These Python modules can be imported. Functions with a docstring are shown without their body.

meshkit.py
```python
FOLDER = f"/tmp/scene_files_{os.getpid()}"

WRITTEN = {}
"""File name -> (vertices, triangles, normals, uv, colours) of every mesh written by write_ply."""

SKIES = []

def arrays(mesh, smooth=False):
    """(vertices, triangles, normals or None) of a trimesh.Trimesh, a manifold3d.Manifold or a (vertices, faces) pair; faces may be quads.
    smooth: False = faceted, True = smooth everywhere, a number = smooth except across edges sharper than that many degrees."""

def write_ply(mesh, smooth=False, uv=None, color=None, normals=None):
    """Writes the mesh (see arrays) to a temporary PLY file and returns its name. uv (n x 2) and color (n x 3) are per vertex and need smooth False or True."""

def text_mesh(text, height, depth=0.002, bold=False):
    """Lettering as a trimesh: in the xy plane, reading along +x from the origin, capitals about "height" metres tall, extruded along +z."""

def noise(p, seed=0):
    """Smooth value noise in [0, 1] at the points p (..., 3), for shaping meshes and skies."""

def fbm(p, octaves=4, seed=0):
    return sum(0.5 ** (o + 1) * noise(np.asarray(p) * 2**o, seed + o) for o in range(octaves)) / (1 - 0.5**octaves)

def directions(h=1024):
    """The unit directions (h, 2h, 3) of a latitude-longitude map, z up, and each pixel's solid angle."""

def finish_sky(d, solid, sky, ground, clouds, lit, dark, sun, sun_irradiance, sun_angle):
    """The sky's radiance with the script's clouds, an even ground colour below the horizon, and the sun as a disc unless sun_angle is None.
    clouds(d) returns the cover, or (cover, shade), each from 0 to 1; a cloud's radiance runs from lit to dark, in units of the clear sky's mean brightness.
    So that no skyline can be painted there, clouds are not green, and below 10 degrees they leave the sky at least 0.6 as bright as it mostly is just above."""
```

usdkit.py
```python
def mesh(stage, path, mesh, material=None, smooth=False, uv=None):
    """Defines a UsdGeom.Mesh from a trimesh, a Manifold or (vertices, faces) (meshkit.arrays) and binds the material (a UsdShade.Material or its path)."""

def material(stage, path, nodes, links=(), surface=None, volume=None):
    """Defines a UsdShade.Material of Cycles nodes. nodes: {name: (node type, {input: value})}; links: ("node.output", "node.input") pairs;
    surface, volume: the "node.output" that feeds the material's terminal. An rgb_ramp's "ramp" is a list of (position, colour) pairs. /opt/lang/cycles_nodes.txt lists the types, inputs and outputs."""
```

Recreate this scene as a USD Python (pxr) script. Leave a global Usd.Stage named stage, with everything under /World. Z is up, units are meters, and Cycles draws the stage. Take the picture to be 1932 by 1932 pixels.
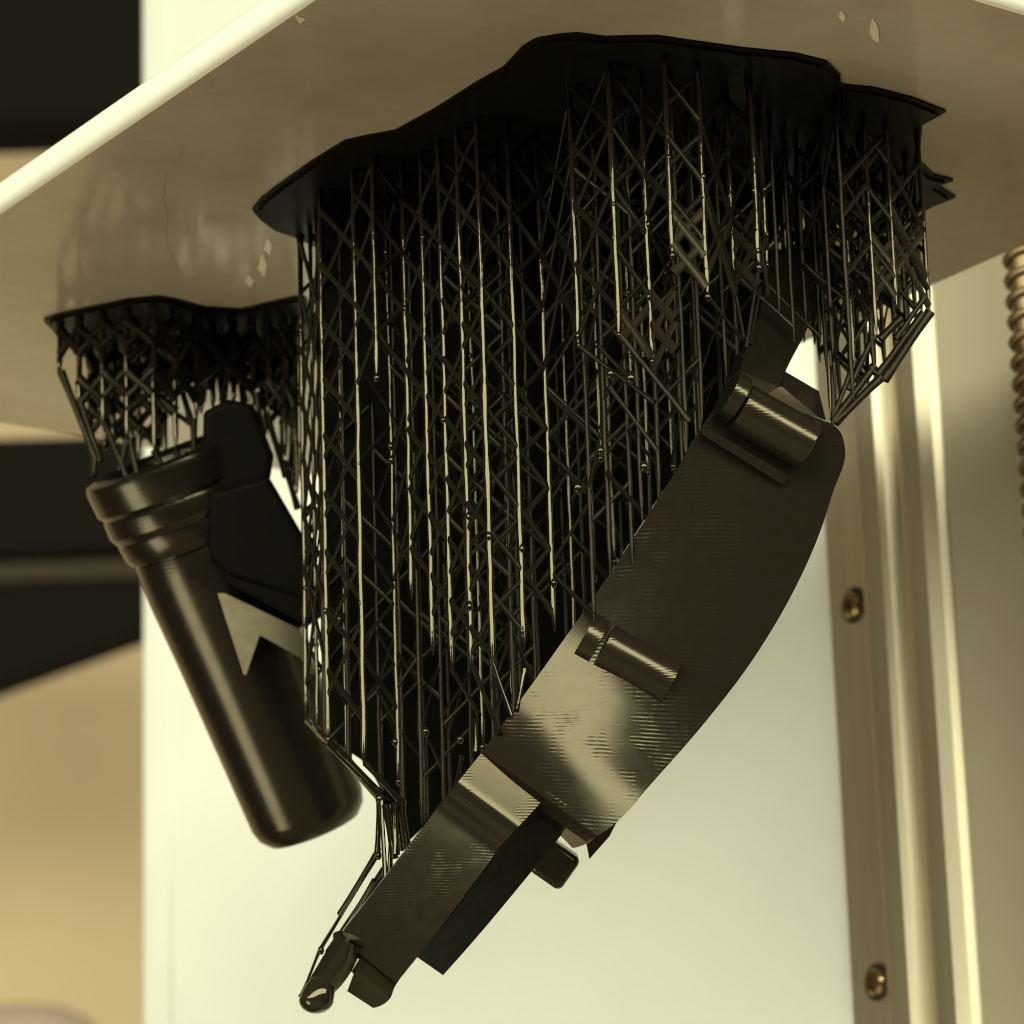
import math, random
import numpy as np
import trimesh
from shapely.geometry import Polygon, Point, LineString, box as sbox
from shapely.ops import unary_union
from scipy.spatial import Delaunay
import usdkit, meshkit
from pxr import Usd, UsdGeom, UsdLux, UsdShade, Gf, Sdf

rng = np.random.default_rng(7)
stage = Usd.Stage.CreateInMemory()
UsdGeom.SetStageUpAxis(stage, UsdGeom.Tokens.z)
UsdGeom.SetStageMetersPerUnit(stage, 1.0)
W = UsdGeom.Xform.Define(stage, '/World')
UsdGeom.Scope.Define(stage, '/World/Looks')

# ------------------------------------------------------------------ camera
FPX = 6530.0                 # focal length in units of a picture 1932 wide
HALF = 966.0
EYE = np.array([0.0, 0.0, 1.2])
zc = np.array([-711.0, -22466.0, 6530.0]); zc /= np.linalg.norm(zc)     # world up in (right, down, forward)
yc = np.array([0, 0, 1.0]) - zc[2] * zc; yc /= np.linalg.norm(yc)
xc = np.cross(yc, zc)
CW = np.stack([xc, yc, zc])  # camera vector -> world vector: CW @ v
FOCAL = 121.7
cam = UsdGeom.Camera.Define(stage, '/World/camera')
right, down, fwd = CW[:, 0], CW[:, 1], CW[:, 2]
M = Gf.Matrix4d(*[float(x) for r in (np.append(right, 0), np.append(-down, 0), np.append(-fwd, 0), np.append(EYE, 1)) for x in r])
cam.AddTransformOp().Set(M)
cam.CreateFocalLengthAttr(FOCAL)
ap = FOCAL * 1932.0 / FPX
cam.CreateHorizontalApertureAttr(ap); cam.CreateVerticalApertureAttr(ap)
cam.CreateClippingRangeAttr(Gf.Vec2f(0.01, 50))
cam.CreateFStopAttr(64.0); cam.CreateFocusDistanceAttr(0.292)
cam.CreateExposureAttr(0.38)


def ray(u, v):
    return CW @ np.array([(u - HALF) / FPX, (v - HALF) / FPX, 1.0])


def at(u, v, d):
    "point seen at picture position (u, v), d metres in front of the camera"
    return EYE + ray(u, v) * d


def onz(u, v, z):
    r = ray(u, v)
    return EYE + r * ((z - EYE[2]) / r[2])


def pix(p):
    q = CW.T @ (np.asarray(p, float) - EYE)
    return HALF + FPX * q[0] / q[2], HALF + FPX * q[1] / q[2]


def depth(p):
    return float(fwd @ (np.asarray(p, float) - EYE))


PZ = EYE[2] + 0.1176         # underside of the build plate

# ------------------------------------------------------------------ light
def look(name, nodes, links=(), surface='p.BSDF'):
    return usdkit.material(stage, '/World/Looks/' + name, nodes, links, surface=surface)


dome = UsdLux.DomeLight.Define(stage, '/World/room_light')
sky = look('room_ambient', {'b': ('background_shader', {'color': (0.40, 0.30, 0.145), 'strength': 0.15})}, surface='b.background')
UsdShade.MaterialBindingAPI.Apply(dome.GetPrim()).Bind(sky)


def rect_light(name, pos, target, w, h, color, power):
    l = UsdLux.RectLight.Define(stage, '/World/' + name)
    pos, target = np.array(pos, float), np.array(target, float)
    b = pos - target; b /= np.linalg.norm(b)
    r = np.cross([0, 0, 1.0], b); r /= np.linalg.norm(r)
    u = np.cross(b, r)
    l.AddTransformOp().Set(Gf.Matrix4d(*[float(x) for q in (np.append(r, 0), np.append(u, 0), np.append(b, 0), np.append(pos, 1)) for x in q]))
    l.CreateWidthAttr(w); l.CreateHeightAttr(h)
    l.CreateColorAttr(Gf.Vec3f(*color)); l.CreateIntensityAttr(power)
    return l


KEY = rect_light('key_lamp', (0.0, -0.60, 1.2 + 0.37), (0.0, 0.3, 1.26), 3.2, 0.31, (0.99, 1.0, 0.745), 9.5)
FILL = rect_light('low_fill', (-0.60, 0.02, 0.80), (-0.04, 0.34, 1.27), 0.30, 0.40, (1.0, 0.97, 0.72), 4.8)  # unseen fill, added to light the panel and the stripe on the tube
UNDERFILL = rect_light('under_fill', (-0.05, 0.05, 0.55), (0.0, 0.30, 1.3), 1.3, 1.1, (1.0, 0.86, 0.55), 0.20)  # unseen fill from below, added to brighten the plate underside

# ------------------------------------------------------------------ helpers
used = {}


def numbered(parent, name):
    k = (parent, name); n = used.get(k, -1) + 1; used[k] = n
    return f'{parent}/{name}' + (f'_{n:03d}' if n else '')


def tag(prim, label=None, cat=None, group=None, kind=None):
    for k, x in (('label', label), ('category', cat), ('group', group), ('kind', kind)):
        if x:
            prim.SetCustomDataByKey(k, x)
    return prim


def thing(name, label, cat, group=None):
    x = UsdGeom.Xform.Define(stage, numbered('/World', name))
    tag(x.GetPrim(), label, cat, group)
    return x.GetPrim()


def obj(name, mesh, mat, parent=None, smooth=False, label=None, cat=None, kind=None):
    path = numbered(str(parent.GetPath()) if parent else '/World', name)
    m = usdkit.mesh(stage, path, mesh, mat, smooth=smooth)
    tag(m.GetPrim(), label, cat, None, kind)
    return m.GetPrim()


def cat(meshes):
    vs, fs, n = [], [], 0
    for m in meshes:
        v, f = (m if isinstance(m, tuple) else (np.array(m.vertices), np.array(m.faces)))
        vs.append(v); fs.append(np.asarray(f) + n); n += len(v)
    return np.vstack(vs), np.vstack(fs)


def tube(points, radii, sides=8, wide=None, flat=1.0, caps=True, dome=0.5):
    """tapered tube along points; wide: direction in which the section is stretched, flat: stretch of the other axis"""
    p = np.asarray(points, float)
    r = np.broadcast_to(np.asarray(radii, float), (len(p),))
    t = np.gradient(p, axis=0); t /= np.linalg.norm(t, axis=1, keepdims=True) + 1e-15
    ref = np.array([0, 0, 1.0]) if wide is None else np.asarray(wide, float)
    if wide is None and abs(t[0] @ ref) > 0.9:
        ref = np.array([1.0, 0, 0])
    a = ref - t * (t @ ref)[:, None]; a /= np.linalg.norm(a, axis=1, keepdims=True) + 1e-15
    b = np.cross(t, a)
    ang = np.arange(sides) * 2 * np.pi / sides
    v = p[:, None] + r[:, None, None] * (np.cos(ang)[None, :, None] * a[:, None] + flat * np.sin(ang)[None, :, None] * b[:, None])
    i, j = np.meshgrid(np.arange(len(p) - 1), np.arange(sides), indexing='ij')
    j2 = (j + 1) % sides
    q = np.stack([i * sides + j, i * sides + j2, (i + 1) * sides + j2, (i + 1) * sides + j], -1).reshape(-1, 4)
    f = np.vstack([q[:, [0, 1, 2]], q[:, [0, 2, 3]]])
    v = v.reshape(-1, 3)
    if caps:
        n = len(v)
        v = np.vstack([v, p[:1] - t[:1] * r[0] * dome, p[-1:] + t[-1:] * r[-1] * dome])
        k = np.arange(sides); k2 = (k + 1) % sides; e = (len(p) - 1) * sides
        f = np.vstack([f, np.stack([np.full(sides, n), k2, k], 1), np.stack([np.full(sides, n + 1), e + k, e + k2], 1)])
    return v, f


def ball(c, r, stretch=(1, 1, 1.0), sub=1):
    m = trimesh.creation.icosphere(sub, 1.0)
    return np.array(m.vertices) * r * np.array(stretch) + c, np.array(m.faces)


def extrude(poly, z0, z1):
    m = trimesh.creation.extrude_polygon(poly, z1 - z0, engine='earcut')
    m.apply_translation([0, 0, z0])
    return m


def rounded_box(size, r, seg=5):
    "box centred on the origin with all edges rounded"
    import manifold3d as mf
    s = np.array(size) / 2 - r
    sp = mf.Manifold.sphere(r, seg * 4)
    return mf.Manifold.batch_hull([sp.translate([float(a * s[0]), float(b * s[1]), float(c * s[2])]) for a in (-1, 1) for b in (-1, 1) for c in (-1, 1)])


def tri_of(man):
    m = man.to_mesh()
    return np.array(m.vert_properties[:, :3], float), np.array(m.tri_verts)


def frame(v, origin, ex, ey, ez):
    return origin + v[:, :1] * ex + v[:, 1:2] * ey + v[:, 2:3] * ez


def unit(v):
    v = np.asarray(v, float)
    return v / np.linalg.norm(v)


# ------------------------------------------------------------------ materials
def resin(name, base, rough, lines=0.0, period=0.00012, noise_amt=0.0, coat=0.0, spec=0.5):
    nodes = {'p': ('principled_bsdf', {'base_color': base, 'roughness': rough, 'ior': 1.5, 'specular_ior_level': spec, 'specular_tint': (1.0, 0.87, 0.58), 'coat_weight': coat, 'coat_roughness': 0.06})}
    links = []
    nodes['g'] = ('geometry', {})
    nodes['n'] = ('noise_texture', {'scale': 900.0, 'detail': 3.0})
    links += [('g.position', 'n.vector')]
    nodes['rr'] = ('map_range', {'from_min': 0.3, 'from_max': 0.7, 'to_min': rough * 0.9, 'to_max': min(1, rough * 1.12)})
    links += [('n.fac', 'rr.value'), ('rr.result', 'p.roughness')]
    if lines:
        # the steps of the printed layers: level lines, uneven in strength
        nodes['s'] = ('separate_xyz', {})
        nodes['n2'] = ('noise_texture', {'scale': 160.0, 'detail': 2.0})
        nodes['n3'] = ('noise_texture', {'scale': 260.0, 'detail': 4.0, 'roughness': 0.7})
        nodes['zz'] = ('math', {'math_type': 'multiply_add', 'value2': 0.0006})
        nodes['fr'] = ('math', {'math_type': 'multiply', 'value2': 2 * math.pi / period})
        nodes['sn'] = ('math', {'math_type': 'sine'})
        nodes['mk'] = ('map_range', {'from_min': 0.49, 'from_max': 0.66, 'to_min': 0.0, 'to_max': 1.0, 'clamp': True})
        nodes['mm'] = ('math', {'math_type': 'multiply'})
        nodes['bp'] = ('bump', {'strength': lines, 'distance': 0.00002})
        links += [('g.position', 's.vector'), ('g.position', 'n2.vector'), ('g.position', 'n3.vector'), ('n2.fac', 'zz.value1'), ('s.z', 'zz.value3'), ('zz.value', 'fr.value1'),
                  ('fr.value', 'sn.value1'), ('n3.fac', 'mk.value'), ('mk.result', 'mm.value1'), ('sn.value', 'mm.value2'), ('mm.value', 'bp.height'), ('bp.normal', 'p.normal')]
    elif noise_amt:
        nodes['n2'] = ('noise_texture', {'scale': 700.0, 'detail': 2.0})
        nodes['bp'] = ('bump', {'strength': noise_amt, 'distance': 0.00012})
        links += [('g.position', 'n2.vector'), ('n2.fac', 'bp.height'), ('bp.normal', 'p.normal')]
    return look(name, nodes, links)


WET = resin('wet_black_resin', (0.006, 0.005, 0.0035), 0.09, noise_amt=0.3)
RAFTM = resin('raft_resin', (0.006, 0.005, 0.0035), 0.45, spec=0.15)
WEBM = resin('web_resin', (0.014, 0.011, 0.007), 0.34, spec=0.22)
WETB = resin('wet_black_resin_brace', (0.006, 0.005, 0.0035), 0.36, noise_amt=0.5, spec=0.17)
DULL = resin('dull_black_resin', (0.004, 0.0035, 0.003), 0.5, spec=0.03)
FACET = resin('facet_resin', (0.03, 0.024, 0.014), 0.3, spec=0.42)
SATIN = resin('satin_black_resin', (0.011, 0.009, 0.006), 0.18, lines=0.27, period=0.00034, spec=0.40)
SATIN2 = resin('satin_black_resin_fine', (0.011, 0.009, 0.006), 0.19, lines=0.20, period=0.00024)
TUBEM = resin('black_resin_tube', (0.006, 0.005, 0.004), 0.22, lines=0.22, period=0.00034)
DROPM = resin('liquid_resin', (0.014, 0.011, 0.007), 0.05)


def plain(name, base, rough, metallic=0.0, noise=0.0, nscale=200.0, bump=0.0, spec=0.5, stretch=(1, 1, 1)):
    nodes = {'p': ('principled_bsdf', {'base_color': base, 'roughness': rough, 'metallic': metallic, 'specular_ior_level': spec})}
    links = []
    if noise or bump:
        nodes['g'] = ('geometry', {}); nodes['m'] = ('mapping', {'scale': stretch}); nodes['n'] = ('noise_texture', {'scale': nscale, 'detail': 5.0, 'roughness': 0.6})
        links += [('g.position', 'm.vector'), ('m.vector', 'n.vector')]
    if noise:
        b = np.array(base)
        nodes['r'] = ('rgb_ramp', {'ramp': [(0.3, tuple(b * (1 - noise))), (0.7, tuple(np.minimum(1, b * (1 + noise))))]})
        links += [('n.fac', 'r.fac'), ('r.color', 'p.base_color')]
    if bump:
        nodes['b'] = ('bump', {'strength': bump, 'distance': 0.0001})
        links += [('n.fac', 'b.height'), ('b.normal', 'p.normal')]
    return look(name, nodes, links)


PLATEM = look('satin_plate', {
    'g': ('geometry', {}), 'rot': ('mapping', {'rotation': (0, 0, 0.94)}), 'str': ('mapping', {'scale': (60.0, 1.5, 1.0)}),
    'n1': ('noise_texture', {'scale': 32.0, 'detail': 6.0, 'roughness': 0.62}), 'n2': ('noise_texture', {'scale': 40.0, 'detail': 4.0}),
    'r1': ('rgb_ramp', {'ramp': [(0.25, (0.33, 0.275, 0.19)), (0.5, (0.42, 0.35, 0.245)), (0.75, (0.48, 0.41, 0.30))]}),
    'r2': ('map_range', {'from_min': 0.3, 'from_max': 0.7, 'to_min': 0.96, 'to_max': 1.03}), 'mx': ('mix_color', {'blend_type': 'multiply', 'fac': 1.0}),
    'c': ('combine_color', {}), 'ro': ('map_range', {'from_min': 0.3, 'from_max': 0.7, 'to_min': 0.10, 'to_max': 0.24}),
    'b': ('bump', {'strength': 0.04, 'distance': 0.0001}), 'p': ('principled_bsdf', {'specular_ior_level': 0.55})},
    [('g.position', 'n1.vector'), ('g.position', 'rot.vector'), ('rot.vector', 'str.vector'), ('str.vector', 'n2.vector'), ('n1.fac', 'r1.fac'), ('n2.fac', 'r2.value'),
     ('r2.result', 'c.r'), ('r2.result', 'c.g'), ('r2.result', 'c.b'), ('r1.color', 'mx.a'), ('c.color', 'mx.b'), ('mx.result', 'p.base_color'), ('n1.fac', 'ro.value'), ('ro.result', 'p.roughness'), ('n2.fac', 'b.height'), ('b.normal', 'p.normal')])
RIMM = plain('lit_rim_tint', (0.84, 0.83, 0.74), 0.3)  # paler than the underside: strong light on the edge put into its colour
PANELM = plain('white_coated_panel', (0.88, 0.89, 0.815), 0.35, noise=0.025, nscale=24, bump=0.05)
STEEL = plain('brushed_steel', (0.54, 0.48, 0.36), 0.50, metallic=1.0, noise=0.06, nscale=900, stretch=(1, 1, 0.02))
ALU = plain('satin_aluminium', (0.74, 0.67, 0.50), 0.45, metallic=1.0, noise=0.05, nscale=700, stretch=(1, 1, 0.02))
BRASS = plain('yellowed_steel_screw', (0.62, 0.47, 0.22), 0.22, metallic=1.0)
RECESS_SHADE = plain('recess_shade', (0.03, 0.025, 0.018), 0.5)  # near-black colour stands in for the shade inside the screw recesses
THREADM = plain('greased_screw_steel', (0.22, 0.16, 0.09), 0.5, metallic=1.0, noise=0.2, nscale=900)
WALLM = plain('tan_wall', (0.86, 0.66, 0.41), 0.7, noise=0.05, nscale=6)
DARKM = plain('dark_cabinet', (0.012, 0.010, 0.008), 0.9, spec=0.1)
RAILM = plain('brown_rail', (0.055, 0.042, 0.024), 0.7, spec=0.2)
SIDEM = plain('olive_grey_side', (0.36, 0.32, 0.23), 0.45, noise=0.04, nscale=20)
PINKM = plain('pale_pink_cloth', (0.75, 0.6, 0.5), 0.8)

# ------------------------------------------------------------------ printer axes (plan view)
A0, A1 = onz(0, 390, PZ), onz(570, 0, PZ)
ED = unit((A1 - A0) * [1, 1, 0])               # along the plate's long edge, towards the camera
EN = np.array([-ED[1], ED[0], 0.0])            # across the plate, towards the column
if EN[0] < 0:
    EN = -EN
UP = np.array([0, 0, 1.0])


def ns(p):
    return float(EN @ p), float(ED @ p)


def from_ns(n, s, z):
    return EN * n + ED * s + UP * z


n_left = ns(A0)[0]
n_right = np.mean([ns(onz(1740, 555, PZ))[0], ns(onz(1932, 470, PZ))[0]])
s_front = np.mean([ns(onz(1870, 0, PZ))[1], ns(onz(1932, 15, PZ))[1]])
s_back = np.mean([ns(onz(0, 808, PZ))[1], ns(onz(165, 825, PZ))[1]])

# ------------------------------------------------------------------ far background
def far_box(name, u0, v0, u1, v1, d, thick, mat, label, category, kind=None, bevel=0.004, group=None):
    a, b = at(u0, v0, d), at(u1, v1, d)
    x0, x1, z0, z1 = a[0], b[0], b[2], a[2]
    y = (a[1] + b[1]) / 2
    man = rounded_box((x1 - x0, thick, z1 - z0), bevel)
    v, f = tri_of(man)
    v = v + [(x0 + x1) / 2, y + thick / 2, (z0 + z1) / 2]
    p = obj(name, (v, f), mat, None, 30, label, category, kind)
    return p


wall = trimesh.creation.box([3.0, 0.05, 2.2]); wall.apply_translation([-0.2, 1.55, 1.2])
obj('wall', wall, WALLM, None, False, 'plain tan room wall blurred far behind the printer', 'wall', 'structure')
far_box('wall_cabinet', -420, -600, 400, 262, 1.25, 0.04, DARKM, 'blurred black cabinet hanging at the upper left behind the build plate', 'cabinet', bevel=0.01)
far_box('shelf_cabinet', -420, 826, 400, 1040, 1.25, 0.04, DARKM, 'blurred black box behind the plate, above the thin brown rail', 'cabinet', bevel=0.004)
far_box('shelf_rail', -420, 1036, 400, 1088, 1.256, 0.03, RAILM, 'blurred thin brown rail under the black box at the left', 'shelf rail', bevel=0.002)
lo = [at(-420, 1084, 1.26), at(400, 1084, 1.26), at(400, 1140, 1.26), at(-420, 1440, 1.26)]
yv = np.array([0, 0.02, 0])
v = np.array(lo + [p + yv for p in lo])
obj('lower_cabinet', trimesh.convex.convex_hull(v), DARKM, None, False, 'blurred dark sloping box below the thin brown rail at the left', 'cabinet')

far_box('pale_box', -300, 1872, 215, 2400, 1.28, 0.09, PINKM, 'blurred pale pinkish box at the very lower left corner', 'box', bevel=0.03)

# ------------------------------------------------------------------ build plate
BP = thing('build_plate', 'pale grey build plate seen from below, holding all the black prints', 'build plate')


def slab(z0, z1, r, inset):
    L, B = s_front - s_back - 2 * inset, n_right - n_left - 2 * inset
    v, f = tri_of(rounded_box((B, L, z1 - z0), r, 8))
    return frame(v, from_ns((n_left + n_right) / 2, (s_front + s_back) / 2, (z0 + z1) / 2), EN, ED, UP), f


obj('edge_rim', slab(PZ + 0.0001, PZ + 0.0030, 0.0011, 0.0), RIMM, BP, 40, label='smooth rounded edge with its light painted in')
obj('underside', slab(PZ, PZ + 0.0008, 0.00009, 0.0009), PLATEM, BP, 40)
SCRATCH = plain('fine_scratch', (0.32, 0.25, 0.16), 0.6)
RESIDUE = plain('pale_residue', (0.80, 0.72, 0.52), 0.25)
for P in ([(316, 318), (310, 345), (309, 380), (316, 405), (313, 440), (317, 470), (330, 495), (347, 522)], [(352, 268), (340, 290), (331, 312)]):
    q = [onz(u, v, PZ - 0.00002) for u, v in P]
    q = np.array([[np.interp(t, np.linspace(0, 1, len(q)), [a[k] for a in q]) for k in range(3)] for t in np.linspace(0, 1, 24)])
    q[:, :2] += (meshkit.noise(q * 900, 3) - .5)[:, None] * 0.0003
    obj('scratch', tube(q, 0.00002, 5), SCRATCH, BP, True)
for P in ([(1647, 36), (1655, 52), (1657, 78), (1648, 72), (1642, 58)], [(1588, 22), (1594, 32), (1590, 38), (1584, 30)], [(495, 480), (502, 500), (498, 520), (488, 505)], [(470, 520), (478, 530), (472, 540), (464, 530)], [(505, 450), (512, 462), (508, 478), (500, 468)], [(560, 30), (575, 34), (566, 42)]):
    pg = Polygon([tuple(onz(u, v, PZ)[:2]) for u, v in P]).buffer(0.00008)
    obj('resin_residue', extrude(pg, PZ - 0.00008, PZ + 0.0001), RESIDUE, BP)

# ------------------------------------------------------------------ printer column and rail
n_col = n_right + 0.030


def on_col(u, v, n):
    "point of the vertical plane (distance n across the plate) seen at (u, v)"
    r = ray(u, v)
    return EYE + r * ((n - EN @ EYE) / (EN @ r))


ZB, ZT = 1.02, 1.52
cl, cr = on_col(257, 1400, n_col), on_col(1580, 1400, n_col)
sl, sr = ns(cl)[1], ns(cr)[1]
col = thing('printer_column', 'tall off white printer column panel behind the hanging prints', 'printer column')


def ext_ns(pts, z0, z1):
    "extrude a plan polygon given in (n, s)"
    P = Polygon([tuple((EN * n + ED * s)[:2]) for n, s in pts])
    return extrude(P, z0, z1)


s_strip = ns(on_col(322, 1400, n_col))[1]
obj('front_panel', ext_ns([(n_col, s_strip + 0.0006), (n_col, sr + 0.10), (n_col + 0.03, sr + 0.10), (n_col + 0.03, s_strip + 0.0006)], ZB, ZT), PANELM, col)
arc = [(n_col - 0.0004 + 0.004 * (1 - math.sin(a)), sl + 0.004 * (1 - math.cos(a))) for a in np.linspace(0, math.pi / 2, 8)]
obj('edge_strip', ext_ns(arc + [(n_col - 0.0004, s_strip), (n_col + 0.03, s_strip), (n_col + 0.03, sl)], ZB, ZT), PANELM, col, 30)

# linear rail: base strip with screws, grooved rail, side channel
rail = thing('linear_rail', 'tall metal guide rail with screws on the right of the white column', 'guide rail')
nb = n_col - 0.002
def s_at(u, v, n): return ns(on_col(u, v, n))[1]
b0 = s_at(1557, 1000, nb)
b1 = s_at(1637, 850, nb)
obj('base_strip', ext_ns([(nb, b0), (nb, b1), (n_col - 0.0002, b1), (n_col - 0.0002, b0)], ZB, ZT), ALU, rail)
nr = nb - 0.005
r0, r1 = b1 + 0.0001, s_at(1757, 695, nr)
w = r1 - r0
prof = [(nb, r0), (nr + 0.0032, r0), (nr + 0.0024, r0 + 0.10 * w), (nr + 0.0014, r0 + .14 * w), (nr + .0003, r0 + .18 * w), (nr, r0 + .24 * w), (nr, r0 + .40 * w), (nr + .0005, r0 + .44 * w),
        (nr + .0016, r0 + .47 * w), (nr + .0016, r0 + .56 * w), (nr + .0004, r0 + .60 * w), (nr - .0002, r0 + .68 * w), (nr - .0002, r0 + .84 * w), (nr + .0006, r0 + .93 * w), (nr + .0022, r0 + w), (nb, r0 + w)]
obj('rail_bar', ext_ns(prof, ZB, ZT), STEEL, rail, 25)
sd = r0 + w + 0.0001
s1 = s_at(1893, 500, nr); s2 = s1 + 0.05
obj('side_channel', ext_ns([(nr + .001, sd), (nr + .001, s1 - .004), (nr - .0005, s1), (nr - .0005, s2), (nb, s2), (nb, sd)], ZB, ZT), SIDEM, rail, 25)
for u, v in ((1612, 1142), (1657, 1853)):
    c = on_col(u, v, nb)
    X = lambda vv: frame(vv, c, ED, UP, -EN)
    ring = trimesh.creation.annulus(0.00155, 0.0021, 0.0004)
    sc = thing_part = UsdGeom.Xform.Define(stage, numbered(str(rail.GetPath()), 'screw')).GetPrim()
    cup = trimesh.creation.cylinder(0.0021, 0.0004, sections=40)
    obj('counterbore', (X(np.array(cup.vertices)), cup.faces), RECESS_SHADE, sc, 30)
    hd = trimesh.creation.revolve(np.array([[0, .0002], [.0006, .0002], [.0007, .0009], [.0012, .0009], [.0015, .0006], [.0015, -.0002]]), sections=40)
    obj('screw_head', (X(np.array(hd.vertices)), hd.faces), BRASS, sc, 30)
    # hexagon socket
    hx = trimesh.creation.cylinder(0.00062, 0.0003, sections=6)
    obj('hex_socket', (X(np.array(hx.vertices) + [0, 0, .00022]), hx.faces), RECESS_SHADE, sc)

# threaded rod at the right edge
ls = thing('lead_screw', 'brown threaded lead screw at the right picture edge beside the rail', 'lead screw')
pc = at(1947, 700, depth(on_col(1947, 700, nr)) - 0.006)
hz = np.linspace(ZB, ZT, 2)
obj('screw_core', tube([[pc[0], pc[1], ZB], [pc[0], pc[1], ZT]], 0.0016, 24), THREADM, ls, 40)
th = np.arange(0, 2 * math.pi * 80, 2 * math.pi / 20)
zz = pc[2] - 0.06 + th / (2 * math.pi) * 0.0023
obj('screw_thread', tube(np.stack([pc[0] + .0018 * np.cos(th), pc[1] + .0018 * np.sin(th), zz], 1), 0.0005, 8), THREADM, ls, True)

# ------------------------------------------------------------------ support lattices
class Lattice:
    def __init__(self, name, label):
        self.root = thing(name, label, 'support lattice')
        self.pillars, self.braces, self.blobs = [], [], []
        self.holder = self.root

    def pillar(self, top, zb, r, front, wob=1.0, mat=None):
        n = max(10, int((top[2] - zb) / 0.0016))
        z = np.linspace(top[2] + 0.0003, zb, n)
        p = np.stack([np.full(n, top[0]), np.full(n, top[1]), z], 1)
        k = rng.integers(1000)
        s = np.stack([z * 420, np.full(n, k * 1.7), np.full(n, .3)], 1)
        rad = r * (1 + wob * 0.10 * (meshkit.noise(s, int(k)) - .5))
        big = meshkit.noise(np.stack([z * 900, np.full(n, k * 2.3), np.full(n, .1)], 1), int(k) + 5)
        rad = rad * (1 + wob * 0.55 * np.clip((big - 0.83) / 0.17, 0, 1))
        # flared foot on the raft
        h = top[2] - z
        rad = rad * (1 + 0.8 * np.exp(-np.maximum(h - 0.0006, 0) / 0.0006))
        rad = rad * np.clip(0.35 + (z - zb) / 0.0012, 0.35, 1)
        p[:, :2] += (meshkit.noise(s + 31, int(k)) - .5)[:, None] * 0.00012 * wob
        self.pillars.append((front, tube(p, rad, 10), mat or WET))

    def brace(self, a, b, wdt, flat, front, mat=None):
        a, b = np.asarray(a, float), np.asarray(b, float)
        t = np.linspace(0, 1, 5)[:, None]
        p = a + (b - a) * t
        hor = unit((b - a) * [1, 1, 0]) if np.linalg.norm((b - a)[:2]) > 1e-7 else np.array([1.0, 0, 0])
        wide = np.array([0, 0, 1.0])
        rad = wdt * np.array([1.25, 1.0, 0.94, 1.0, 1.25])
        self.braces.append((front, tube(p, rad, 8, wide=wide, flat=flat, caps=False), mat or WETB))

    def finish(self, raft_poly, zraft=PZ, thick=0.0005):
        a = extrude(raft_poly, zraft - thick * 0.45, zraft + 0.0002)
        q = raft_poly.buffer(-0.0006)
        parts = [a]
        for g in getattr(q, 'geoms', [q]):
            parts.append(extrude(g, zraft - thick, zraft - thick * 0.45 + 0.00005))
        obj('raft', cat(parts), RAFTM, self.root, 20)
        self.pillars.sort(key=lambda x: x[0]); self.braces.sort(key=lambda x: x[0])
        for _, m, mt in self.pillars[:300]:
            obj('pillar', m, mt, self.root, True)
        for _, m, mt in self.braces[:300]:
            obj('brace', m, mt, self.root, True)
        rest = [x[1] for x in self.pillars[300:] + self.braces[300:]]
        if rest:
            obj('inner_braces', cat(rest), WETB, self.root, True, kind='stuff')
        for m in self.blobs:
            obj('resin_bead', m, WET, self.root, True)


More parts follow.
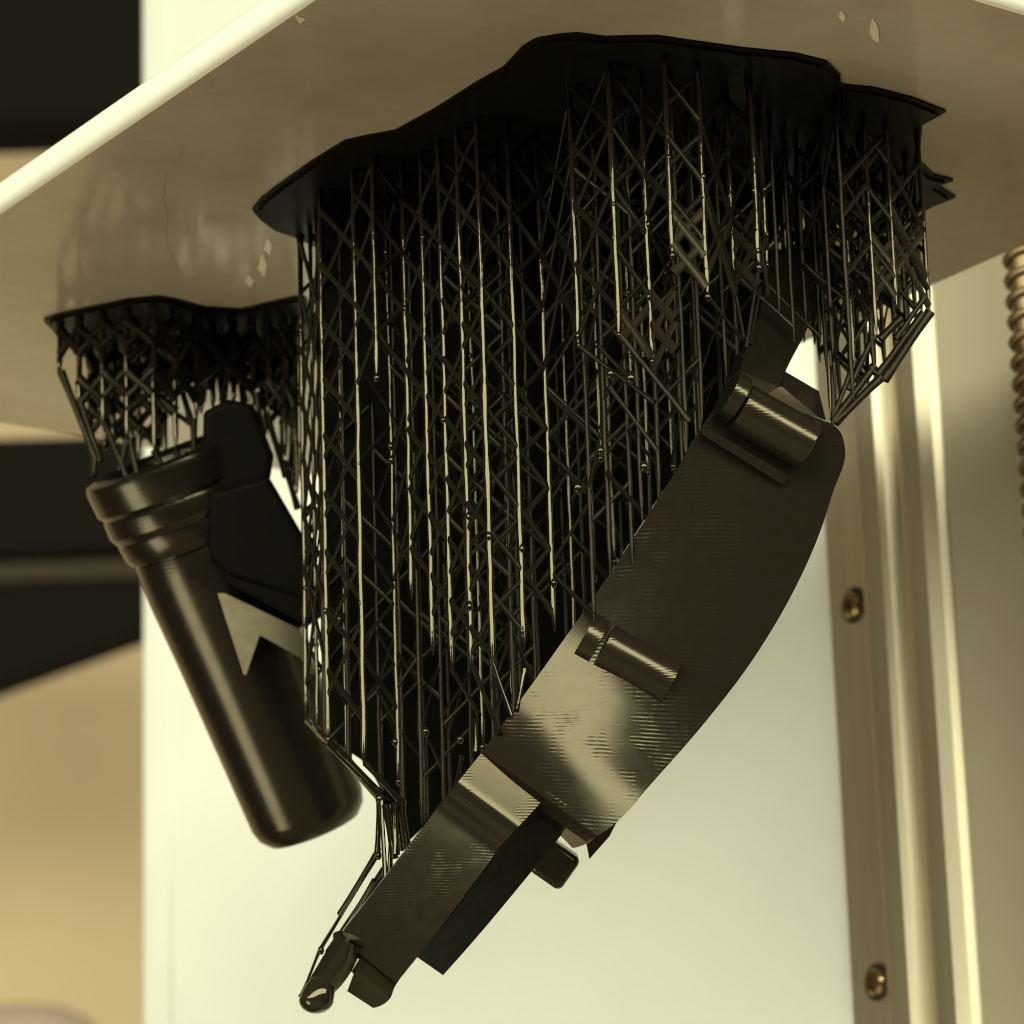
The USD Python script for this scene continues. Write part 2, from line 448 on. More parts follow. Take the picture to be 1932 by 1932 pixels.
def below(top, v):
    "point straight below top that is seen at picture height v"
    lo, hi = top[2] - 0.14, top[2]
    for _ in range(50):
        m = (lo + hi) / 2
        if pix([top[0], top[1], m])[1] > v:
            lo = m
        else:
            hi = m
    return np.array([top[0], top[1], (lo + hi) / 2])


def interp(pl, x):
    pl = np.array(pl, float)
    return float(np.interp(x, pl[:, 0], pl[:, 1]))


PERIOD = 0.0054


def xbraces(lat, pa, za, pb, zb, front, w=0.00022, flat=0.55, phase=0.0, skip=0.0, rise=1.0, period=PERIOD):
    "crossing braces between two vertical pillars with tops pa, pb and lower ends za, zb"
    p = np.linalg.norm((pa - pb)[:2])
    h = max(p * rise, 0.0026)
    per = max(period, h * 1.08)
    z = PZ - 0.0012 - phase
    low = max(za, zb)
    while z - h > low + 0.0003:
        if rng.random() >= skip:
            lat.brace([pa[0], pa[1], z], [pb[0], pb[1], z - h], w * 1.25, flat, front + rng.random() * .2)
        if rng.random() >= skip:
            lat.brace([pb[0], pb[1], z], [pa[0], pa[1], z - h], w, flat, front + rng.random() * .2)
        z -= per


def chain_braces(lat, tops, ends, order, front, w=0.00025, flat=0.6, period=PERIOD, slope=1.0, vr=None, mat=None):
    "long diagonals that run on from pillar to pillar, crossing into diamonds"
    sacc = 0.0
    for a, b in zip(order[:-1], order[1:]):
        p = np.linalg.norm((tops[a] - tops[b])[:2])
        low = max(ends[a], ends[b]) + 0.0003
        for k in range(-80, 120):
            for sg, ww in ((-1, w * 1.2), (1, w)):
                z0 = PZ - 0.001 - k * period + sg * sacc * slope
                z1 = z0 + sg * p * slope
                if vr and not vr[0] < pix([tops[a][0], tops[a][1], (z0 + z1) / 2])[1] < vr[1]:
                    continue
                if max(z0, z1) < PZ - 0.0003 and min(z0, z1) > low:
                    lat.brace([tops[a][0], tops[a][1], z0], [tops[b][0], tops[b][1], z1], ww, flat, front + rng.random() * .2, mat)
        sacc += p


# ---- main lattice
FRONT = [(566, 436, 1362), (603, 345, 1408), (666, 309, 1445), (702, 283, 713), (758, 296, 1130), (793, 273, 1235), (826, 252, 1262), (861, 229, 1262), (899, 208, 1256),
         (956, 220, 1225), (1012, 236, 1190), (1073, 151, 652), (1146, 104, 632), (1206, 121, 682), (1251, 95, 482), (1313, 108, 560), (1367, 160, 545), (1412, 138, 505), (1429, 175, 500)]
SECOND = [(585, 418, 1385), (636, 380, 1432), (727, 330, 1475), (770, 340, 1460), (1085, 260, 930), (1108, 235, 865), (1170, 230, 716), (1196, 280, 892), (1266, 262, 862), (1242, 300, 880), (1290, 330, 840), (1050, 300, 1240), (1090, 290, 1090), (1130, 330, 1060), (935, 300, 1330), (880, 330, 1410)]
VB = [(560, 1355), (715, 1500), (760, 1528), (850, 1480), (910, 1412), (1000, 1285), (1140, 1085), (1300, 845), (1330, 790), (1400, 668), (1445, 600)]
MAIN = Lattice('support_lattice', 'large black resin support lattice of pillars and cross braces above the curved strap')
RAFT = [(475, 392), (492, 372), (520, 350), (590, 300), (650, 263), (690, 254), (745, 244), (820, 203), (900, 152), (950, 124), (985, 86), (1012, 70), (1060, 62), (1090, 60), (1140, 67), (1180, 66), (1240, 65), (1300, 74),
        (1400, 88), (1500, 98), (1560, 113), (1585, 138), (1590, 200), (1560, 330), (1500, 420), (1200, 420), (800, 455), (610, 470), (560, 446), (520, 432), (492, 412)]
raft_main = Polygon([tuple(onz(u, v, PZ)[:2]) for u, v in RAFT]).buffer(-0.0012).buffer(0.0024).buffer(-0.0012)
fr_u = [a for a, _, _ in FRONT]


def front_depth(u, v):
    uu = u
    for _ in range(4):
        vt = interp([(a, b) for a, b, _ in FRONT], uu)
        uu = u - (u - 255) * 4.45e-5 * (v - vt)
    return depth(below(onz(uu, interp([(a, b) for a, b, _ in FRONT], uu), PZ), v))


def sd(u, v): return front_depth(min(max(u, 566), 1429), v) - 0.0016


P1 = at(909, 1418, sd(909, 1418) - 0.0005)
YAW = math.radians(15)
hf = unit(fwd * [1, 1, 0]); hr = unit(right * [1, 1, 0])
NB = unit(-hf * math.cos(YAW) + hr * math.sin(YAW))      # the strap faces the viewer and a little to the right


def plane_depth(u, v, off):
    "distance of the vertical plane through P1, pushed away by off, along the ray (u, v)"
    r = ray(u, v)
    return float(NB @ (P1 - NB * off - EYE)) / float(NB @ r)


tops, ends, row = [], [], []
for i, (u, v, vb) in enumerate(FRONT):
    t = onz(u, v, PZ); tops.append(t); ends.append(below(t, vb)[2]); row.append(0)
for i, (u, v, vb) in enumerate(SECOND):
    t = onz(u, v, PZ); tops.append(t); ends.append(below(t, vb)[2]); row.append(1)
minx, miny, maxx, maxy = raft_main.bounds
sp = 0.0042
inner = raft_main.buffer(-0.0012)
for gx in np.arange(minx, maxx, sp):
    for k, gy in enumerate(np.arange(miny, maxy, sp)):
        q = np.array([gx + rng.normal() * .0003 + (k % 2) * sp * .5, gy + rng.normal() * .0003, PZ])
        if not inner.contains(Point(q[0], q[1])):
            continue
        dmin = min(np.linalg.norm((q - t)[:2]) for t in tops)
        if dmin < 0.0021:
            continue
        u, v = pix(q)
        fv = interp([(a, b) for a, b, _ in FRONT], u)
        if v < fv + 22:
            continue
        vb = interp(VB, u + 25) + (45 if u > 700 else -4)
        vb = max(vb, v + 150)
        eb = below(q, vb)
        if u > 880 and depth(eb) < plane_depth(*pix(eb), -0.0060 * np.clip((u - 880) / 300, 0, 1)) + 0.002:
            eb = below(q, interp(VB, u + 25) - 12)
        tops.append(q); ends.append(eb[2]); row.append(2)
tops = np.array(tops)
for t, e, r_ in zip(tops, ends, row):
    MAIN.pillar(t, e, 0.00026 if r_ == 0 else 0.00019, r_ + rng.random() * .1, 1.0, WET if r_ <= 1 else WETB)
    if r_ <= 1:
        if pix([t[0], t[1], e])[1] < 1000 or r_ == 1:
            MAIN.blobs.append(ball([t[0], t[1], e], 0.00026 * (0.8 + .5 * rng.random()), (1, 1, 1.5)))
        for _ in range(2):
            zz_ = PZ - 0.004 - rng.random() * (PZ - 0.004 - e)
            MAIN.blobs.append(ball([t[0] + rng.normal() * .0001, t[1] - .0001, zz_], 0.00022 * (0.7 + .6 * rng.random()), (1, 1, 1.3 + rng.random())))
pairs = set()
chain_braces(MAIN, tops, ends, list(range(len(FRONT))), 0.0)
for tri in Delaunay(tops[:, :2]).simplices:
    for a, b in ((0, 1), (1, 2), (2, 0)):
        i, j = sorted((int(tri[a]), int(tri[b])))
        if np.linalg.norm((tops[i] - tops[j])[:2]) < 0.0052:
            pairs.add((i, j))
for i, j in sorted(pairs):
    f = row[i] + row[j]
    if f == 0:
        continue
    xbraces(MAIN, tops[i], ends[i], tops[j], ends[j], f, w=0.00026 if f == 0 else 0.00019, skip=0.55 if f <= 2 else .82, phase=0.0 if f == 0 else rng.random() * .002)

# struts that reach from the pillar ends to the strap
def fp(u, v, dd=0.0):
    return at(u, v, front_depth(u, v) + dd)


STRUTS = [((579, 1360), (716, 1508), 0, 10), ((592, 1368), (722, 1500), .001, 9), ((619, 1405), (728, 1512), .002, 9), ((690, 1440), (757, 1512), 0, 10), ((656, 1430), (735, 1515), .001, 8),
          ((929, 1252), (965, 1350), 0, 9), ((893, 1258), (944, 1386), 0, 9), ((852, 1262), (905, 1350), .0015, 8), ((990, 1262), (975, 1340), 0, 8), ((898, 1355), (897, 1418), 0, 8), ((872, 1425), (858, 1494), 0, 8),
          ((719, 1512), (727, 1655), 0, 10), ((738, 1520), (736, 1640), .0008, 9), ((757, 1512), (770, 1602), 0, 13), ((748, 1520), (757, 1605), .001, 10), ((713, 1612), (604, 1792), 0, 8), ((722, 1640), (618, 1795), .0012, 8), ((720, 1530), (708, 1620), .0006, 8),
          ((600, 1380), (728, 1515), .0006, 9), ((640, 1415), (742, 1520), .0015, 10), ((728, 1518), (744, 1620), .0004, 14), ((745, 1515), (748, 1612), .0002, 12), ((716, 1510), (712, 1612), .0003, 12), ((715, 1600), (640, 1725), .0005, 9), ((730, 1640), (650, 1760), .0009, 8), ((604, 1790), (572, 1872), 0, 8), ((618, 1795), (600, 1850), .0006, 8), ((705, 1660), (660, 1735), .0008, 7),
          ((1091, 652), (1235, 760), 0, 8), ((1170, 632), (1302, 795), 0, 9), ((1130, 655), (1190, 716), .001, 8), ((1150, 730), (1240, 850), .001, 8), ((1431, 505), (1408, 655), 0, 8), ((1443, 500), (1415, 650), .0006, 7), ((1336, 560), (1400, 640), 0, 8), ((1386, 545), (1404, 640), .0004, 7)]
for a, b, dd, wd in STRUTS:
    A, B = fp(*a, dd), fp(*b, dd)
    MAIN.brace(A, B, wd * 0.5 * 0.30 / FPX * 1.1, 0.7, -1, WET if a[1] > 1000 else WETB)
for u, v, r_ in ((716, 1507, 8), (737, 842, 6), (738, 868, 6), (763, 470, 6), (764, 560, 7), (766, 590, 6), (1215, 880, 8), (1190, 713, 9), (1152, 705, 8), (1133, 850, 7), (1090, 920, 9), (760, 1515, 7), (745, 1400, 6), (803, 1380, 7), (1230, 560, 6), (1380, 440, 6), (1437, 420, 6), (1045, 1100, 6), (606, 1793, 6), (714, 1614, 6), (868, 1395, 6), (640, 1168, 5)):
    MAIN.blobs.append(ball(fp(u, v, 0.0001), r_ * 0.30 / FPX, (1, 1, 1.5)))

# ---- bracing so wide and close that it leaves only diamond holes
def T(u, v): return onz(u, v, PZ)
ix = {f[0]: i for i, f in enumerate(FRONT)}
for order, vr in (([1251, 1313, 1367, 1412, 1429], (420, 585)), ([1146, 1206, 1251], (575, 705))):
    chain_braces(MAIN, tops, [below(t, vr[1] + 4)[2] for t in tops], [ix[u] for u in order], 0.1, w=0.00040, flat=0.35, period=PERIOD / 2, vr=vr, mat=WEBM)
MAIN.finish(raft_main)

# ---- right lattice
RIGHT = Lattice('support_lattice', 'narrow black support lattice at the right, ending in a point above the strap hinge')
RF = [(1540, 300, 790), (1585, 245, 682), (1627, 205, 632), (1668, 215, 575), (1730, 245, 590)]
RB = [(1500, 250, 560), (1520, 350, 640), (1560, 330, 760), (1600, 330, 690), (1645, 320, 690), (1690, 310, 660), (1722, 330, 600), (1575, 180, 560), (1610, 270, 690), (1480, 300, 540), (1545, 220, 600), (1700, 380, 640), (1650, 390, 680), (1515, 300, 600), (1535, 270, 620), (1580, 300, 720), (1625, 290, 690), (1665, 280, 670), (1706, 280, 620), (1600, 370, 700), (1555, 390, 720), (1620, 240, 650), (1680, 350, 670), (1530, 400, 620), (1500, 400, 560)]
rt, re, rr_ = [], [], []
for k, lst in enumerate((RF, RB)):
    for u, v, vb in lst:
        t = T(u, v)
        if k:
            vb = interp([(1480, 560), (1530, 630), (1574, 775), (1672, 700), (1752, 585)], u + 18) - 6
        rt.append(t); re.append(below(t, vb)[2]); rr_.append(k)
rt = np.array(rt)
for t, e, k in zip(rt, re, rr_):
    RIGHT.pillar(t, e, 0.00022 if k == 0 else 0.0002, k, 1.0, WETB if k else WET)
chain_braces(RIGHT, rt, re, list(range(len(RF))), 0.0)
prs = set()
for tri in Delaunay(rt[:, :2]).simplices:
    for a, b in ((0, 1), (1, 2), (2, 0)):
        i, j = sorted((int(tri[a]), int(tri[b])))
        if np.linalg.norm((rt[i] - rt[j])[:2]) < 0.0075:
            prs.add((i, j))
for i, j in sorted(prs):
    if rr_[i] + rr_[j] == 0:
        continue
    xbraces(RIGHT, rt[i], re[i], rt[j], re[j], rr_[i] + rr_[j], w=.0002, skip=.5, phase=rng.random() * .001)
def rdepth(u, v):
    t = T(np.clip(u - 20, 1540, 1730), 240)
    return depth(below(t, v))
for a, b, wd in (((1755, 588), (1668, 717), 15), ((1742, 590), (1656, 708), 12), ((1745, 560), (1690, 640), 10), ((1668, 716), (1640, 694), 13), ((1662, 712), (1575, 798), 14), ((1650, 632), (1600, 735), 10), ((1650, 690), (1572, 795), 13), ((1612, 682), (1575, 780), 9), ((1571, 700), (1573, 800), 8), ((1700, 600), (1660, 640), 14)):
    RIGHT.brace(at(*a, rdepth(*a)), at(*b, rdepth(*b)), wd * .55 * .3 / FPX, .7, -1)
chain_braces(RIGHT, rt, [below(t, 588)[2] for t in rt], [2, 3, 4], 0.1, w=0.00036, flat=0.35, period=PERIOD / 2, vr=(440, 600), mat=WEBM)
RRAFT = [(1500, 150), (1560, 150), (1600, 158), (1650, 163), (1720, 181), (1786, 207), (1740, 232), (1735, 300), (1760, 326), (1802, 337), (1770, 347), (1804, 369), (1760, 386), (1700, 420), (1560, 420), (1470, 400), (1450, 300)]
RIGHT.finish(Polygon([tuple(T(u, v)[:2]) for u, v in RRAFT]).buffer(-0.0003).buffer(.0003).difference(raft_main.buffer(-0.0001)))

# ---- left lattice
LEFT = Lattice('support_lattice', 'small blurred black support lattice at the left, standing in the mouth of the tube')
LF = [(113, 600, 705), (150, 592, 770), (195, 583, 800), (240, 574, 830), (290, 568, 850), (330, 575, 850), (370, 588, 790)]
LB = [(170, 640, 830), (215, 630, 850), (262, 625, 870), (310, 620, 870), (350, 630, 740), (400, 610, 770), (440, 605, 765), (475, 600, 780), (505, 595, 790), (535, 590, 860), (556, 590, 930), (420, 640, 775), (460, 640, 775), (500, 640, 820), (530, 640, 880), (380, 640, 780), (250, 670, 860), (200, 670, 850), (300, 670, 860), (548, 630, 940)]
lt, le, lr = [], [], []
for k, lst in enumerate((LF, LB)):
    for u, v, vb in lst:
        t = T(u, v); lt.append(t); le.append(below(t, vb)[2]); lr.append(k)
lt = np.array(lt)
for t, e, k in zip(lt, le, lr):
    LEFT.pillar(t, e, 0.00030, k, 1.5)
prs = {(i, i + 1) for i in range(len(LF) - 1)}
for tri in Delaunay(lt[:, :2]).simplices:
    for a, b in ((0, 1), (1, 2), (2, 0)):
        i, j = sorted((int(tri[a]), int(tri[b])))
        if np.linalg.norm((lt[i] - lt[j])[:2]) < 0.0072:
            prs.add((i, j))
for i, j in sorted(prs):
    xbraces(LEFT, lt[i], le[i], lt[j], le[j], lr[i] + lr[j], w=.00042, flat=.75, phase=rng.random() * .001, rise=.9)
def ldepth(u, v): return depth(below(T(np.clip(u, 113, 556), 590), v))
for a, b, wd in (((115, 700), (182, 868), 10), ((152, 760), (190, 870), 9), ((196, 795), (240, 900), 9), ((245, 830), (262, 905), 9), ((300, 760), (362, 800), 8), ((365, 790), (367, 870), 10), ((290, 850), (318, 900), 9), ((240, 830), (225, 890), 9), ((332, 850), (345, 890), 9), ((330, 690), (362, 800), 9), ((180, 865), (176, 900), 9), ((484, 740), (500, 860), 8), ((506, 790), (540, 900), 9), ((535, 870), (562, 960), 9)):
    LEFT.brace(at(*a, ldepth(*a)), at(*b, ldepth(*b)), wd * .68 * .34 / FPX, .8, -1)
LRAFT = [(80, 601), (110, 590), (180, 575), (240, 562), (300, 556), (335, 563), (385, 577), (455, 581), (500, 570), (575, 553), (600, 620), (560, 690), (430, 700), (300, 705), (180, 690), (120, 640)]
LEFT.finish(Polygon([tuple(T(u, v)[:2]) for u, v in LRAFT]).buffer(-0.001).buffer(.001))

# ------------------------------------------------------------------ curved strap
STRAP = thing('curved_strap', 'long curved black resin strap with hinge knuckles hanging diagonally at the right', 'printed strap')


def ruled(L, R, depthf, nl=90, nw=28, thick=0.0016, bow=0.0, hump=None):
    """a curved slab between a left and a right edge polyline (picture positions), depthf(t, w) its distance; thickness goes away from the viewer"""
    def along(P):
        P = np.array(P, float); s = np.r_[0, np.cumsum(np.linalg.norm(np.diff(P, axis=0), axis=1))]; s /= s[-1]
        t = np.linspace(0, 1, nl)
        from scipy.interpolate import PchipInterpolator
        return np.stack([PchipInterpolator(s, P[:, k])(t) for k in (0, 1)], 1)
    l, r = along(L), along(R)
    t = np.linspace(0, 1, nl); w = np.linspace(0, 1, nw)
    F = np.zeros((nl, nw, 3))
    for i in range(nl):
        for j in range(nw):
            uv = l[i] + (r[i] - l[i]) * w[j]
            F[i, j] = at(uv[0], uv[1], depthf(t[i], w[j]))
    du = np.gradient(F, axis=0); dw = np.gradient(F, axis=1)
    N = np.cross(du, dw); N /= np.linalg.norm(N, axis=2, keepdims=True)
    if np.mean(N @ fwd) < 0:
        N = -N                                  # away from the viewer
    if hump is not None:
        F = F - N * hump(t[:, None], w[None, :])[..., None]
    # rounded rim: a few rings that roll over the edge
    B = F + N * thick
    n = nl * nw
    V = [F.reshape(-1, 3), B.reshape(-1, 3)]
    idx = np.arange(n).reshape(nl, nw)
    def quads(I, flip):
        a, b, c, d = I[:-1, :-1].ravel(), I[:-1, 1:].ravel(), I[1:, 1:].ravel(), I[1:, :-1].ravel()
        q = np.stack([a, b, c, d], 1)
        return q[:, ::-1] if flip else q
    fs = [quads(idx, False), quads(idx + n, True)]
    rim = np.r_[idx[0, :-1], idx[:-1, -1], idx[-1, :0:-1], idx[:0:-1, 0]]
    C = F.reshape(-1, 3); ctr = C.mean(0)
    a, b = rim, np.roll(rim, -1)
    fs.append(np.stack([a, a + n, b + n, b], 1))
    V = np.vstack(V)
    f = np.vstack([np.vstack([q[:, [0, 1, 2]], q[:, [0, 2, 3]]]) for q in fs])
    m = trimesh.Trimesh(V, f, process=False)
    if m.volume < 0:
        f = f[:, ::-1]
    return V, f




# main plate (buckle)
BL = [(1372, 736), (1311, 828), (1273, 892), (1220, 976), (1140, 1098), (1060, 1212), (1000, 1296), (950, 1364), (909, 1418)]
BR = [(1556, 792), (1589, 822), (1595, 855), (1572, 928), (1546, 1007), (1500, 1110), (1420, 1245), (1330, 1363), (1226, 1482), (1169, 1546), (1128, 1577)]
def poly_at(P, t):
    P = np.array(P, float); q = np.r_[0, np.cumsum(np.linalg.norm(np.diff(P, axis=0), axis=1))]; q /= q[-1]
    return np.array([np.interp(t, q, P[:, k]) for k in (0, 1)])


_tt = np.linspace(0, 1, 400)
_ang = np.radians(np.interp(_tt, [0, .12, .45, .62, .74, .86, .93, 1.0], [23, 19, 16, 13, 3, -1, -13, -22]))
_off = np.cumsum(np.tan(_ang)) / 400 * 0.034
_off -= _off[-1]


def band_depth(t, w):
    l, r = poly_at(BL, t), poly_at(BR, t)
    u, v = l + (r - l) * w
    return plane_depth(u, v, np.interp(t, _tt, _off)) - 0.0007 * math.sin(math.pi * w)


obj('outer_plate', ruled(BL, BR, band_depth, 140, 40, 0.0019), SATIN, STRAP, 35)

# lower strap, two layers
SL = [(909, 1418), (875, 1460), (841, 1503), (805, 1553), (740, 1638), (690, 1702), (638, 1767), (622, 1800)]
SR = [(1027, 1503), (995, 1540), (955, 1582), (920, 1630), (860, 1712), (787, 1808), (745, 1862), (728, 1890)]
_t2 = np.linspace(0, 1, 300)
_a2 = np.radians(np.interp(_t2, [0, .2, .35, .6, 1.0], [3, 4, 6, 10, 14]))
_o2 = np.cumsum(np.tan(_a2)) / 300 * 0.020


def low_depth(t, w):
    l, r = poly_at(SL, t), poly_at(SR, t)
    u, v = l + (r - l) * w
    return plane_depth(u, v, 0.0012 + np.interp(t, _t2, _o2))


def ridge(t, w):
    # rounded step across the strap
    x = (t - 0.24)
    return 0.0008 * np.exp(-(x / 0.035) ** 2) + 0.0010 / (1 + np.exp((t - 0.245) / 0.012)) + 0 * w


SL2 = SL[:-1] + [(655, 1790)]
SLf = [(909, 1418), (875, 1460), (841, 1503), (805, 1553), (740, 1638), (690, 1702), (676, 1722), (657, 1866)]
obj('lower_strap', ruled([(909, 1418), (875, 1460), (841, 1503), (805, 1553), (740, 1638), (690, 1702), (645, 1760), (640, 1768)], [(1027, 1503), (995, 1540), (955, 1582), (920, 1630), (860, 1712), (800, 1790), (760, 1840), (748, 1855)], low_depth, 110, 26, 0.0015, hump=ridge), SATIN2, STRAP, 35)
# end block of the lower strap
ef = low_depth(1.0, 0.5)
obj('strap_end', ruled([(657, 1780), (682, 1797), (668, 1835), (655, 1870)], [(754, 1848), (744, 1864), (736, 1884), (704, 1902)], lambda t, w: plane_depth(655 + 90 * w, 1790 + 60 * w + 60 * t, 0.0012 + _o2[-1]) + 0.0001 + 0.0012 * t ** 3, 40, 22, 0.0018), DROPM, STRAP, 35)
obj('end_lug', ruled([(636, 1766), (612, 1800), (588, 1840), (562, 1880)], [(676, 1786), (672, 1812), (655, 1845), (632, 1872)], lambda t, w: low_depth(1.0, 0) - 0.0006 - 0.0012 * math.sin(math.pi * w) + 0.001 * t, 40, 18, 0.0022), SATIN2, STRAP, 35)
# inner layer: rectangular bar below the strap's far side
obj('inner_layer', ruled([(1012, 1520), (955, 1585), (860, 1715), (787, 1806)], [(1062, 1572), (990, 1660), (905, 1762), (836, 1840)], lambda t, w: low_depth(t, 1.0) + 0.0012 + 0.007 * w, 40, 12, 0.002), DULL, STRAP, 35)
obj('end_lip', ruled([(1024, 1501), (1016, 1514), (1009, 1526)], [(1126, 1576), (1110, 1590), (1080, 1600)], lambda t, w: band_depth(1.0, 0.5 + .5 * w) + 0.0002 + 0.0058 * t, 10, 16, 0.0006), SATIN2, STRAP, 35)


# hinge barrels: cylinders across the strap
def barrel(name, a, b, r, da, db, mat=SATIN2, bev=0.25):
    A, B = at(*a, da), at(*b, db)
    ax = unit(B - A)
    L = np.linalg.norm(B - A)
    e = bev * r
    pts = [A, A + ax * e * .3, A + ax * e, B - ax * e, B - ax * e * .3, B]
    n = 24
    ts = np.r_[0, .004, .012, np.linspace(.03, .97, n), .988, .996, 1.0]
    p = A + np.outer(ts, B - A)
    rad = r * np.r_[.90, .96, .99, np.ones(n), .99, .96, .90]
    return obj(name, tube(p, rad, 40, dome=0.02), mat, STRAP, 35)


px = 0.28 / FPX


def surf(u, v):
    "distance of the plate's face seen at (u, v)"
    best = min(((np.hypot(*(poly_at(BL, t) * (1 - w) + poly_at(BR, t) * w - [u, v])), t, w) for t in np.linspace(.3, .8, 60) for w in np.linspace(0, 1, 40)))
    return band_depth(best[1], best[2])


dt = band_depth(0.0, 0.1)
dt = band_depth(0.02, 0.1); dt2 = band_depth(.03, .8)
barrel('hinge_knuckle', (1396, 768), (1527, 842), 50 * px, dt - .0008, dt - .0002)
barrel('hinge_knuckle', (1370, 742), (1394, 756), 50 * px, dt - .0010, dt - .0008)
barrel('hinge_knuckle', (1133, 1219), (1262, 1291), 54 * px, surf(1133, 1219) + .0012, surf(1262, 1291) + .0012)
barrel('hinge_knuckle', (1102, 1200), (1130, 1216), 54 * px, surf(1102, 1200) + .0012, surf(1130, 1216) + .0012)
# lip under the upper knuckle
obj('hinge_flange', ruled([(1330, 806), (1322, 818)], [(1490, 898), (1478, 915)], lambda t, w: band_depth(0.04, .1 + .7 * w) - 0.0012, 6, 20, 0.002), SATIN2, STRAP, 35)
# upper strap that turns up towards the plate
obj('upper_strap', ruled([(1455, 470), (1440, 560), (1424, 620), (1404, 672), (1396, 700)], [(1560, 470), (1545, 560), (1524, 618), (1486, 692), (1470, 730)], lambda t, w: dt + 0.017 - 0.014 * t + 0.003 * w, 50, 20, 0.0016), SATIN2, STRAP, 35)
obj('hinge_block', ruled([(1480, 700), (1476, 730)], [(1545, 738), (1560, 800)], lambda t, w: dt + 0.0068 + 0.002 * w, 8, 12, 0.004), SATIN2, STRAP, 35)
# pieces that show below the end of the plate
bk = band_depth(1.0, 1.0)
obj('rear_corner', ruled([(1100, 1560), (1112, 1621)], [(1172, 1535), (1150, 1578)], lambda t, w: bk + 0.014, 8, 8, 0.003), SATIN2, STRAP, 35)
rb = rounded_box((0.0034, 0.004, 0.0034), 0.0006, 5)
v, f = tri_of(rb)
c = at(1046, 1628, bk + 0.018)
ang = math.radians(35)
obj('rear_lug', (frame(v, c, CW @ np.array([math.cos(ang), math.sin(ang), 0]), CW @ np.array([0, 0, 1.0]), CW @ np.array([math.sin(ang), -math.cos(ang), 0])), f), SATIN2, STRAP, 30)
# dark sheet behind the lattice, added and widened to darken its depth
obj('dark_backing', ruled([(596, 345), (600, 800), (606, 1100), (615, 1375), (690, 1440), (735, 1515), (768, 1590)], [(1480, 345), (1420, 640), (1230, 960), (960, 1360), (850, 1500), (800, 1560)], lambda t, w: 0.317 - 0.001 * t + 0.001 * w, 30, 14, 0.0015), DULL, STRAP, 35)

# ------------------------------------------------------------------ resin drop
dd = low_depth(1.0, 0) - 0.0004
c = at(597, 1886, dd)
m = trimesh.creation.icosphere(4, 1.0)
v = np.array(m.vertices)
k = np.clip((v[:, 2] + 1) / 2, 0, 1)
v = v * np.array([1, 1, 1.0]) * (33 * px)
v[:, 2] *= np.where(v[:, 2] > 0, 1.5, 0.80)
v[:, 0] += np.where(v[:, 2] > 0, v[:, 2] * 0.25, 0)
obj('resin_drop', (v + c, m.faces), DROPM, None, True, 'glossy drop of wet black resin hanging from the lowest tip of the strap', 'resin drop')

# ------------------------------------------------------------------ tube at the left
TUBE = thing('ribbed_tube', 'black resin tube with ribbed collar hanging tilted at the lower left', 'printed tube')
ta, tb = at(316, 870, 0.341), at(592, 1560, 0.346)
AX = unit(tb - ta)
TL = np.linalg.norm(tb - ta)
E1 = unit(np.cross(AX, fwd)); E2 = np.cross(AX, E1)
pt = 0.345 / FPX
def lathe(prof, mat, name, sections=72, smooth=28):
    m = trimesh.creation.revolve(np.array(prof), sections=sections)
    v = np.array(m.vertices)
    f = m.faces
    mm = trimesh.Trimesh(frame(v, ta, E1, E2, AX), f, process=False)
    if mm.volume < 0:
        f = f[:, ::-1]
    return obj(name, (np.array(mm.vertices), f), mat, TUBE, smooth)


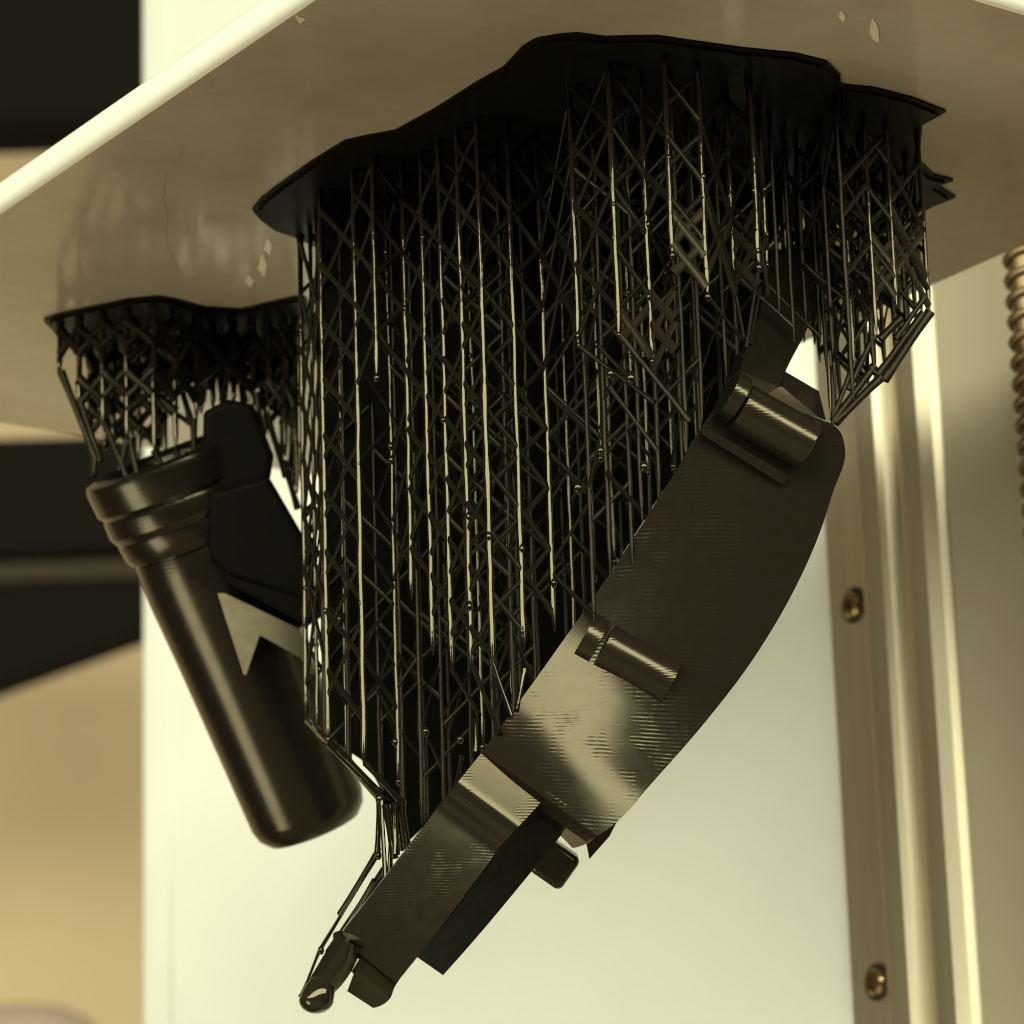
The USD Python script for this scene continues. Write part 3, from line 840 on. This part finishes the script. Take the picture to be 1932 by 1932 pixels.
R = lambda p: p * pt
lathe([(R(108), R(60)), (R(122), R(-2)), (R(140), R(-12)), (R(160), R(-6)), (R(163), R(6)), (R(160), R(52)), (R(150), R(64)), (R(120), R(66))], TUBEM, 'collar')
lathe([(R(110), R(62)), (R(150), R(60)), (R(154), R(70)), (R(154), R(98)), (R(146), R(112)), (R(120), R(112))], TUBEM, 'collar_ring')
lathe([(R(110), R(108)), (R(142), R(108)), (R(145), R(120)), (R(142), R(144)), (R(136), R(158)), (R(110), R(160))], TUBEM, 'collar_ring')
L_ = TL
lathe([(R(100), R(70)), (R(129), R(150)), (R(131), R(240)), (R(124), L_ * .5), (R(116), L_ * .8), (R(112), L_ - R(36)), (R(106), L_ - R(14)), (R(90), L_ + R(4)), (R(40), L_ + R(14)), (0, L_ + R(15))], TUBEM, 'barrel')
lathe([(R(121), R(0)), (R(108), R(40)), (0, R(46))], TUBEM, 'mouth_floor')

# clip block on the back of the tube, dark and rounded
def blob(points, rads, name, mat=TUBEM):
    import manifold3d as mf
    man = None
    for (a, ra), (b, rb_) in zip(list(zip(points, rads))[:-1], list(zip(points, rads))[1:]):
        h = mf.Manifold.batch_hull([mf.Manifold.sphere(float(ra), 24).translate([float(x) for x in a]), mf.Manifold.sphere(float(rb_), 24).translate([float(x) for x in b])])
        man = h if man is None else man + h
    v, f = tri_of(man)
    return obj(name, (v, f), mat, TUBE, 40)


def hull_block(outline, r, d0, d1, name):
    import manifold3d as mf
    v, f = tri_of(mf.Manifold.batch_hull([mf.Manifold.sphere(r * pt, 24).translate([float(x) for x in at(u, vv, d)]) for u, vv in outline for d in (d0, d1)]))
    return obj(name, (v, f), DULL, TUBE, 35)


hull_block([(398, 786), (432, 768), (468, 776), (502, 862), (494, 912), (412, 945), (396, 872)], 14, .3355, .3480, 'clip')
hull_block([(410, 940), (500, 915), (517, 978), (560, 1018), (582, 1118), (440, 1072), (410, 1040)], 14, .3345, .3480, 'clip_body')
hull_block([(430, 1060), (575, 1020), (610, 1150), (580, 1170), (436, 1094)], 10, .3350, .3460, 'clip_heel')
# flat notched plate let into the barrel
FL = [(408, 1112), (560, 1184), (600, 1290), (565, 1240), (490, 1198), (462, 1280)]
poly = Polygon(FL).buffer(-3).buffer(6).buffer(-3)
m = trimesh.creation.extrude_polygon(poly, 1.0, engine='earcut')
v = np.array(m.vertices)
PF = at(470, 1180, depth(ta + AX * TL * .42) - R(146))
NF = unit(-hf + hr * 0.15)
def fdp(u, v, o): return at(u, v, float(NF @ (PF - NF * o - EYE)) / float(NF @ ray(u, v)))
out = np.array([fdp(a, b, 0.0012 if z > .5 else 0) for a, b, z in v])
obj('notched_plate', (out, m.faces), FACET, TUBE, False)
